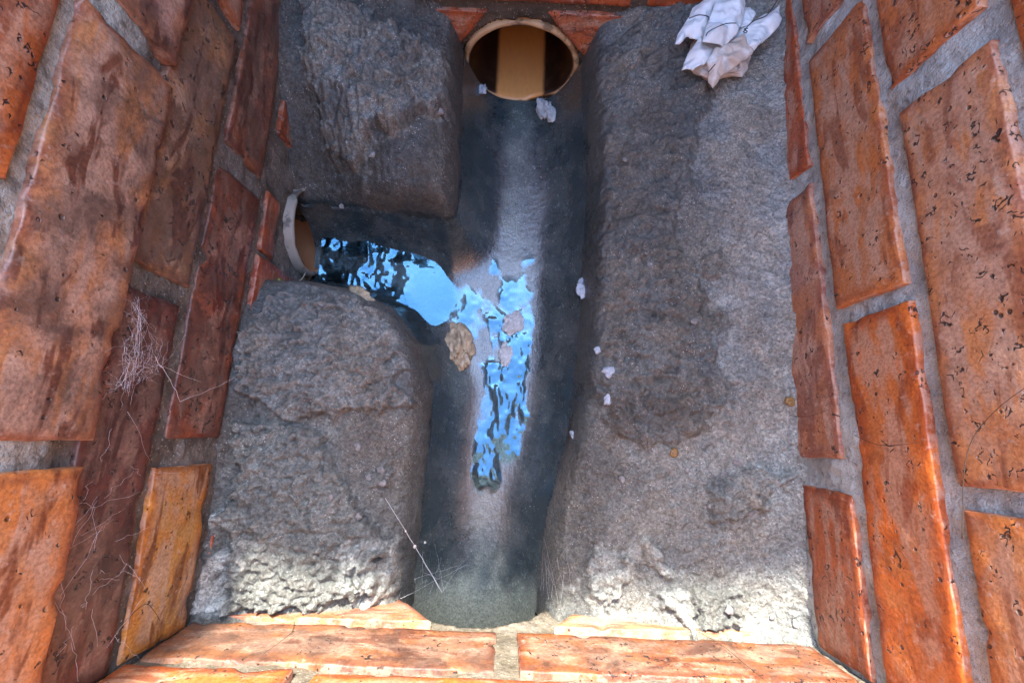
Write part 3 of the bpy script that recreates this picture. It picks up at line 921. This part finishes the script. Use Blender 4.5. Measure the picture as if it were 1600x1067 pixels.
# crumpled white paper tied with thread -------------------------------------------------
paper = empty('crumpled_paper', (.178, .33, .07), 'crumpled bluish white paper tied with dark thread in the far right corner', 'paper')
LOBES = [
    ([(.133, .326), (.136, .339), (.146, .358), (.148, .365), (.163, .375), (.177, .372), (.177, .366), (.165, .355), (.162, .342), (.156, .331), (.143, .335), (.138, .327)], .100, (.16, .35), .013, (.15, .10), 0.0, 1),
    ([(.154, .331), (.158, .343), (.163, .361), (.177, .366), (.187, .368), (.188, .359), (.187, .344), (.18, .327), (.169, .317), (.156, .315), (.151, .317)], .108, (.17, .34), .012, (-.05, .12), 0.0, 2),
    ([(.14, .303), (.145, .32), (.154, .333), (.156, .325), (.168, .320), (.159, .307), (.15, .303), (.149, .301), (.146, .303)], .096, (.153, .317), .009, (.25, .25), 0.15, 3),
    ([(.183, .328), (.186, .344), (.194, .348), (.208, .359), (.212, .358), (.219, .364), (.219, .346), (.217, .34), (.196, .315), (.188, .317)], .102, (.2, .34), .012, (.28, -.1), 0.0, 4),
    ([(.184, .362), (.196, .364), (.199, .354), (.194, .343), (.186, .340), (.184, .353)], .104, (.19, .353), .006, (.1, .0), 0.0, 5),
    ([(.158, .306), (.164, .318), (.172, .326), (.188, .332), (.192, .320), (.196, .315), (.195, .312), (.18, .3), (.171, .293), (.169, .288), (.166, .285), (.162, .29), (.161, .298)], .099, (.177, .308), .010, (.1, .25), 0.85, 6)]
for pl, zb_, ce, bul, tl, stn, sd_ in LOBES:
    pl = [(a, .340 + (b - .335) * .88) for a, b in pl]
    ce = (ce[0], .340 + (ce[1] - .335) * .88)
    def zf(A, B, S, zb_=zb_, ce=ce, bul=bul, tl=tl, sd_=sd_):
        r = np.hypot(A - ce[0], B - ce[1])
        ang = np.arctan2(B - ce[1], A - ce[0])
        fold = np.abs(((ang * (2 + sd_ % 3) / math.pi + sd_ * .37) % 2) - 1)
        cre = np.abs(vnoise(A + .6 * B, B - .4 * A, 0, .014, 200 + sd_)) + .5 * np.abs(vnoise(A - .5 * B, B + .7 * A, 0, .007, 210 + sd_))
        return zb_ + bul * np.minimum(S / .008, 1) ** .8 * .55 + .0035 * fold * np.minimum(r / .015, 1) - .0042 * cre + tl[0] * (A - ce[0]) + tl[1] * (B - ce[1])
    v_, f_ = sheet(pl, zf)
    o = add_mesh('paper_fold', v_, f_, M['paper'], paper, {'stain': np.full(len(v_), stn)}, True)
# hidden crumpled heart that carries the folds
nb = 22
Vh, Fh = [], []
for i in range(nb):
    for j in range(nb):
        th, ph = math.pi * i / (nb - 1), 2 * math.pi * j / nb
        r = .021 * (1 + .35 * float(vnoise(np.array([math.cos(ph) * math.sin(th)]), np.array([math.sin(ph) * math.sin(th)]), math.cos(th), .5, 221)[0]))
        Vh.append((.176 + r * 1.15 * math.sin(th) * math.cos(ph), .334 + r * 1.1 * math.sin(th) * math.sin(ph), .084 + r * .62 * math.cos(th)))
for i in range(nb - 1):
    for j in range(nb):
        Fh.append((i * nb + j, (i + 1) * nb + j, (i + 1) * nb + (j + 1) % nb, i * nb + (j + 1) % nb))
add_mesh('inner_wad', Vh, Fh, M['paper'], paper, {'stain': np.full(len(Vh), .6)}, False)
def smooth_path(pts, n=6):
    P = [Vector(p) for p in pts]
    out = []
    for i in range(len(P) - 1):
        p0, p1, p2, p3 = P[max(i - 1, 0)], P[i], P[i + 1], P[min(i + 2, len(P) - 1)]
        for k in range(n):
            t = k / n
            out.append(0.5 * ((2 * p1) + (p2 - p0) * t + (2 * p0 - 5 * p1 + 4 * p2 - p3) * t * t + (3 * p1 - p0 - 3 * p2 + p3) * t ** 3))
    out.append(P[-1])
    return out
for pts in ([(.2165, .368, .122), (.209, .356, .1195), (.200, .342, .1185), (.190, .337, .1175), (.184, .331, .118), (.181, .326, .118)],
            [(.139, .342, .112), (.146, .343, .1145), (.153, .341, .1155), (.154, .338, .115)],
            [(.150, .321, .1165), (.152, .324, .1175), (.159, .328, .1185), (.166, .331, .119), (.174, .332, .119)],
            [(.155, .296, .107), (.160, .302, .109)],
            [(.181, .326, .118), (.1795, .3245, .1185), (.181, .3235, .1185), (.1825, .325, .1185), (.180, .3265, .1190), (.183, .3275, .119)]):
    v_, f_ = tube(smooth_path(pts), .00042, .00035, 6)
    add_mesh('thread', v_, f_, M['thread'], paper)

# lumps: tissue, scum, scraps, crumbs ---------------------------------------------------
def lump(name, c, r, mat, seed, label=None, cat=None, group=None, parent=None, rough=.35, n=26, rot=0.0):
    V, F = [], []
    th = np.linspace(0, np.pi, n); ph = np.linspace(0, 2 * np.pi, n, endpoint=False)
    T_, P_ = np.meshgrid(th, ph, indexing='ij')
    x, y, z = np.sin(T_) * np.cos(P_), np.sin(T_) * np.sin(P_), np.cos(T_)
    k = 1 + rough * fbm(x, y, z, .7, 4, seed, .6)
    x, y, z = x * k * r[0], y * k * r[1], z * k * r[2]
    cr, sr = math.cos(rot), math.sin(rot)
    V = np.stack([c[0] + x * cr - y * sr, c[1] + x * sr + y * cr, c[2] + z], -1).reshape(-1, 3)
    for i in range(n - 1):
        for j in range(n):
            F.append((i * n + j, (i + 1) * n + j, (i + 1) * n + (j + 1) % n, i * n + (j + 1) % n))
    o = add_mesh(name, V, F, mat, parent, None, True, c)
    if label: tag(o, label, cat, group)
    return o

lump('tissue_clump', (-.050, .090, -.054), (.013, .022, .010), M['tissue'], 300, 'sodden tan tissue clump stuck at the left edge of the junction', 'tissue', rough=.4, n=70, rot=.25)
lump('scum_patch', (.006, .122, -.0600), (.012, .014, .0036), M['scum'], 311, 'pale scum patch floating where the two streams meet', 'scum', rough=.3, n=60)
lump('scum_patch', (.000, .088, -.0618), (.007, .013, .0034), M['scum'], 312, 'small grey scum patch just downstream of the junction', 'scum', rough=.32, n=50)
lump('sludge', (.036, .372, zat(.036, .372) + .001), (.008, .017, .006), M['scum'], 320, 'grey sludge smear at the right foot of the large pipe mouth', 'sludge', rough=.7, n=44)
lump('sludge', (-.040, .381, zat(-.040, .381) + .001), (.005, .006, .004), M['scrap'], 322, 'bluish white scrap at the left foot of the large pipe mouth', 'sludge', rough=.6, n=30)
lump('sludge', (.030, .383, zat(.030, .383) + .001), (.0045, .006, .003), M['scrap'], 324, 'small white scrap at the right lip of the large pipe mouth', 'sludge', rough=.6, n=30)
lump('leaf_litter', (-.134, .122, zat(-.134, .122) + .001), (.010, .005, .004), M['tissue'], 326, 'tan scrap of litter on the lower bank of the branch channel', 'litter', rough=.7, n=30, rot=-.5)
scraps = [(.073, .139, .006, .007, 'white wet paper scrap on the right channel edge below the tiny snail'), (.088, .058, .0045, .004, 'uppermost bluish scrap on the right benching beside the channel bend'),
          (.089, .036, .005, .003, 'lowest bluish scrap on the right benching beside the channel bend'), (.071, .150, .003, .004, 'thin white scrap touching the tiny snail at the channel edge'),
          (.080, .078, .003, .003, 'faint small scrap between the junction and the lower right scraps'), (.064, .005, .002, .004, 'thin pale fleck on the right wall of the channel below the bend')]
for i, (x, y, rx, ry, lab) in enumerate(scraps):
    lump('paper_scrap', (x, y, zat(x, y) + .0004), (rx, ry, .0014), M['scrap'], 330 + i * 3, lab, 'scrap', 'wet paper scraps along the channel edge', rough=.6, n=24, rot=i * .7)

# snails --------------------------------------------------------------------------------
def snail(x, y, size, rot, label):
    z = zat(x, y)
    e = empty('snail', (x, y, z), label, 'snail', 'small brown snails')
    pts, V, F = [], [], []
    turns, n, sides = 3.2, 90, 12
    for i in range(n + 1):
        t = i / n
        a = t * turns * 2 * math.pi
        R = size * .62 * t ** 1.25
        r = size * (.06 + .40 * t ** 1.25)
        cx_, cy_, cz_ = R * math.cos(a), R * math.sin(a), size * (.75 - .38 * t)
        for s in range(sides):
            q = 2 * math.pi * s / sides
            rad = R + r * math.cos(q)
            V.append((rad * math.cos(a), rad * math.sin(a), cz_ + r * math.sin(q) * .9))
    for i in range(n):
        for s in range(sides):
            F.append((i * sides + s, i * sides + (s + 1) % sides, (i + 1) * sides + (s + 1) % sides, (i + 1) * sides + s))
    F.append(tuple(n * sides + s for s in range(sides)))
    cr, sr = math.cos(rot), math.sin(rot)
    V = [(x + a * cr - b * sr, y + a * sr + b * cr, z + c) for a, b, c in V]
    add_mesh('shell', V, F, M['shell'], e)
    v_, f_ = tube([(x + cr * size * k, y + sr * size * k, z + size * .18) for k in (-.6, -.2, .4, .9, 1.15)], size * .3, size * .12, 8)
    add_mesh('foot', v_, f_, M['snailbody'], e)
snail(.139, -.007, .0042, .6, 'brown snail in the middle of the right benching')
snail(.2265, .036, .0044, 2.1, 'olive brown snail against the foot of the right wall')
snail(.071, .1435, .0034, 4.0, 'tiny yellowish snail on the channel edge right of the junction')

# crumbs of mortar and pale grit --------------------------------------------------------
random.seed(11)
CR = [(-.108, -.036), (-.100, -.030), (-.096, -.040), (-.103, -.045), (-.118, -.012), (-.122, -.03), (-.131, -.05), (-.113, -.066), (.190, -.012), (.178, -.022), (.166, -.047), (.196, -.05), (.150, -.02), (.13, -.06), (.1, -.03), (.155, .1), (.12, .15), (.1, .25), (-.07, .29), (-.13, .25), (-.17, .22), (.21, -.125), (.225, -.128), (.175, -.12)]
shared = [None] * 4
for i, (x, y) in enumerate(CR):
    k = i % 4
    if shared[k] is None:
        shared[k] = lump('mortar_crumb', (x, y, zat(x, y) + .0006), (.0030, .0024, .0020), M['crumb'], 400 + k, rough=.5, n=12)
        o = shared[k]
    else:
        o = shared[k].copy(); COL.objects.link(o); o.location = (x, y, zat(x, y) + .0006)
    sc_ = random.uniform(.6, 1.25)
    o.scale = (sc_, sc_, sc_); o.rotation_euler = (0, 0, random.uniform(0, 6))
    where = 'right' if x > 0 else ('upper left' if y > .18 else 'lower left')
    tag(o, 'loose grey mortar crumb lying on the %s benching' % where, 'crumb', 'loose mortar crumbs on the %s benching' % where)

# cobwebs -------------------------------------------------------------------------------
def webs(name, strands, r, label, parent=None):
    parts = []
    for pts in strands:
        parts.append(tube(pts, r, r, 4))
    v_, f_ = merge(parts)
    o = add_mesh(name, v_, f_, M['web'], parent)
    if label: tag(o, label, 'cobweb')
    return o
def strand(a, b, sag=.001, n=8, wob=.0006):
    a, b = Vector(a), Vector(b)
    out = []
    for i in range(n + 1):
        t = i / n
        p = a.lerp(b, t)
        p.z -= sag * 4 * t * (1 - t)
        if 0 < i < n:
            p += Vector((random.uniform(-wob, wob), random.uniform(-wob, wob), random.uniform(-wob, wob)))
        out.append(p)
    return out
random.seed(5)
xw = XL
st_ = []
tri = [Vector((xw + .012, .064, .178)), Vector((xw + .011, .020, .172)), Vector((xw + .006, .034, .141))]
for i in range(60):
    k = random.randrange(3)
    t1, t2 = random.random() ** 1.6, random.random() ** 1.2
    a = tri[k].lerp(tri[(k + 1) % 3], t1)
    b = tri[k].lerp(tri[(k + 2) % 3], t2)
    j = lambda: Vector((random.uniform(-.001, .001), random.gauss(0, .005), random.gauss(0, .004)))
    st_.append(strand(a + j(), b + j(), random.uniform(.0005, .005), 7, .0012))
for i in range(14):
    p = tri[random.randrange(3)]
    st_.append(strand(p, (xw + .003, p.y + random.uniform(-.03, .03), p.z + random.uniform(-.03, .01)), .001, 7, .0008))
webs('cobweb', st_, .00003, 'white cobweb strung below the projecting brick on the left wall')
st_ = [strand((xw + .009, .039, .150), (xw + .006, .015, .118), .001), strand((xw + .006, .015, .118), (xw + .005, .044, .05), .003), strand((xw + .012, .034, .152), (xw + .005, .030, .100), .001)]
webs('web_thread', st_, .00010, 'long single silk thread running from the left cobweb to lower bricks')
st_ = []
for i in range(30):
    y0 = random.uniform(-.13, -.02)
    z0 = random.uniform(.125, .178)
    st_.append(strand((xw + .004, y0, z0), (xw + .005 + random.uniform(0, .004), y0 + random.uniform(-.035, .035), z0 + random.uniform(-.03, .03)), .0005, 6, .0012))
webs('cobweb', st_, .00004, 'dusty faint cobweb smeared over the maroon bricks at lower left')
st_ = []
for i in range(9):
    st_.append(strand((-.062 + random.uniform(-.016, .022), YN + .012 + random.uniform(0, .004), -.002 + random.uniform(-.02, .03)), (-.053 + random.uniform(-.02, .03), YN + .016 + random.uniform(0, .03), -.045 + random.uniform(-.01, .02)), .0008, 6))
webs('cobweb', st_, .00005, 'small white cobweb at the left side of the outlet arch')
st_ = []
for i in range(18):
    x0 = .040 + random.uniform(-.004, .03)
    st_.append(strand((x0, YN + .013, .0 + random.uniform(-.02, .02)), (x0 + random.uniform(-.012, .006), YN + .02 + random.uniform(.01, .04), zat(x0, YN + .04) + random.uniform(-.004, .004)), .0005, 6))
webs('cobweb', st_, .00005, 'fan of white cobweb threads at the right side of the outlet arch')
th_ = empty('web_thread', (-.075, -.09, 0), 'silk thread with white beads hanging from the left benching to the outlet', 'cobweb')
pA, pB = Vector((-.096, -.052, zat(-.096, -.052))), Vector((-.045, YN + .012, .004))
v_, f_ = tube(strand(pA, pB, .001, 14, .0002), .00012, .00018, 5)
add_mesh('silk', v_, f_, M['web'], th_)
for t, r in ((.36, .0008), (.52, .0015)):
    p = pA.lerp(pB, t)
    lump('bead', (p.x, p.y, p.z - .001), (r, r, r * 1.2), M['grain'], 500, parent=th_, rough=.2, n=12)
lump('bead', (-.068, -.098, zat(-.068, -.098) + .004), (.0011, .0011, .0013), M['grain'], 501, parent=th_, rough=.2, n=12)

# sprout, roots and pale grit on the walls ------------------------------------------------
sp = empty('seedling', (XL + .006, .133, .018), 'tiny green-tipped seedling lying beside the branch pipe', 'seedling')
v_, f_ = tube(smooth_path([(XL + .006, .133, .018), (XL + .012, .136, .006), (XL + .016, .142, -.002), (XL + .018, .150, -.004)]), .0004, .0003, 6)
add_mesh('stem', v_, f_, M['straw'], sp)
lump('leaf', (XL + .006, .1325, .0195), (.0012, .0022, .0012), M['sprout'], 510, parent=sp, rough=.2, n=12)
roots = [([(.152, YN + .004, .046), (.158, YN + .005, .070), (.160, YN + .005, .095), (.163, YN + .004, .118)], 'dark root hair crossing the right brick of the near wall'),
         ([(-.145, YN + .004, .052), (-.138, YN + .005, .075), (-.142, YN + .004, .1)], 'short dark root hair on the left brick of the near wall'),
         ([(XL + .004, -.112, .128), (XL + .005, -.106, .115), (XL + .005, -.113, .105), (XL + .005, -.121, .098)], 'thin black root hair on the yellow brick of the left wall'),
         ([(XR - .005, -.04, .186), (XR - .006, .0, .196), (XR - .006, .02, .212), (XR - .005, .035, .235)], 'long curved root hair on the big right wall brick'),
         ([(XR - .005, .010, .124), (XR - .006, .004, .145), (XR - .005, .006, .172)], 'curved root hair across the orange brick of the right wall'),
         ([(.235 - .008, .026, .058), (XR - .005, .024, .08), (XR - .005, .028, .104)], 'straight root hair across the lowest right wall brick by the snail')]
for pts, lab in roots:
    v_, f_ = tube(smooth_path(pts), .00022, .00012, 5)
    o = add_mesh('root_hair', v_, f_, M['root'])
    tag(o, lab, 'root', 'dead root hairs on the bricks')
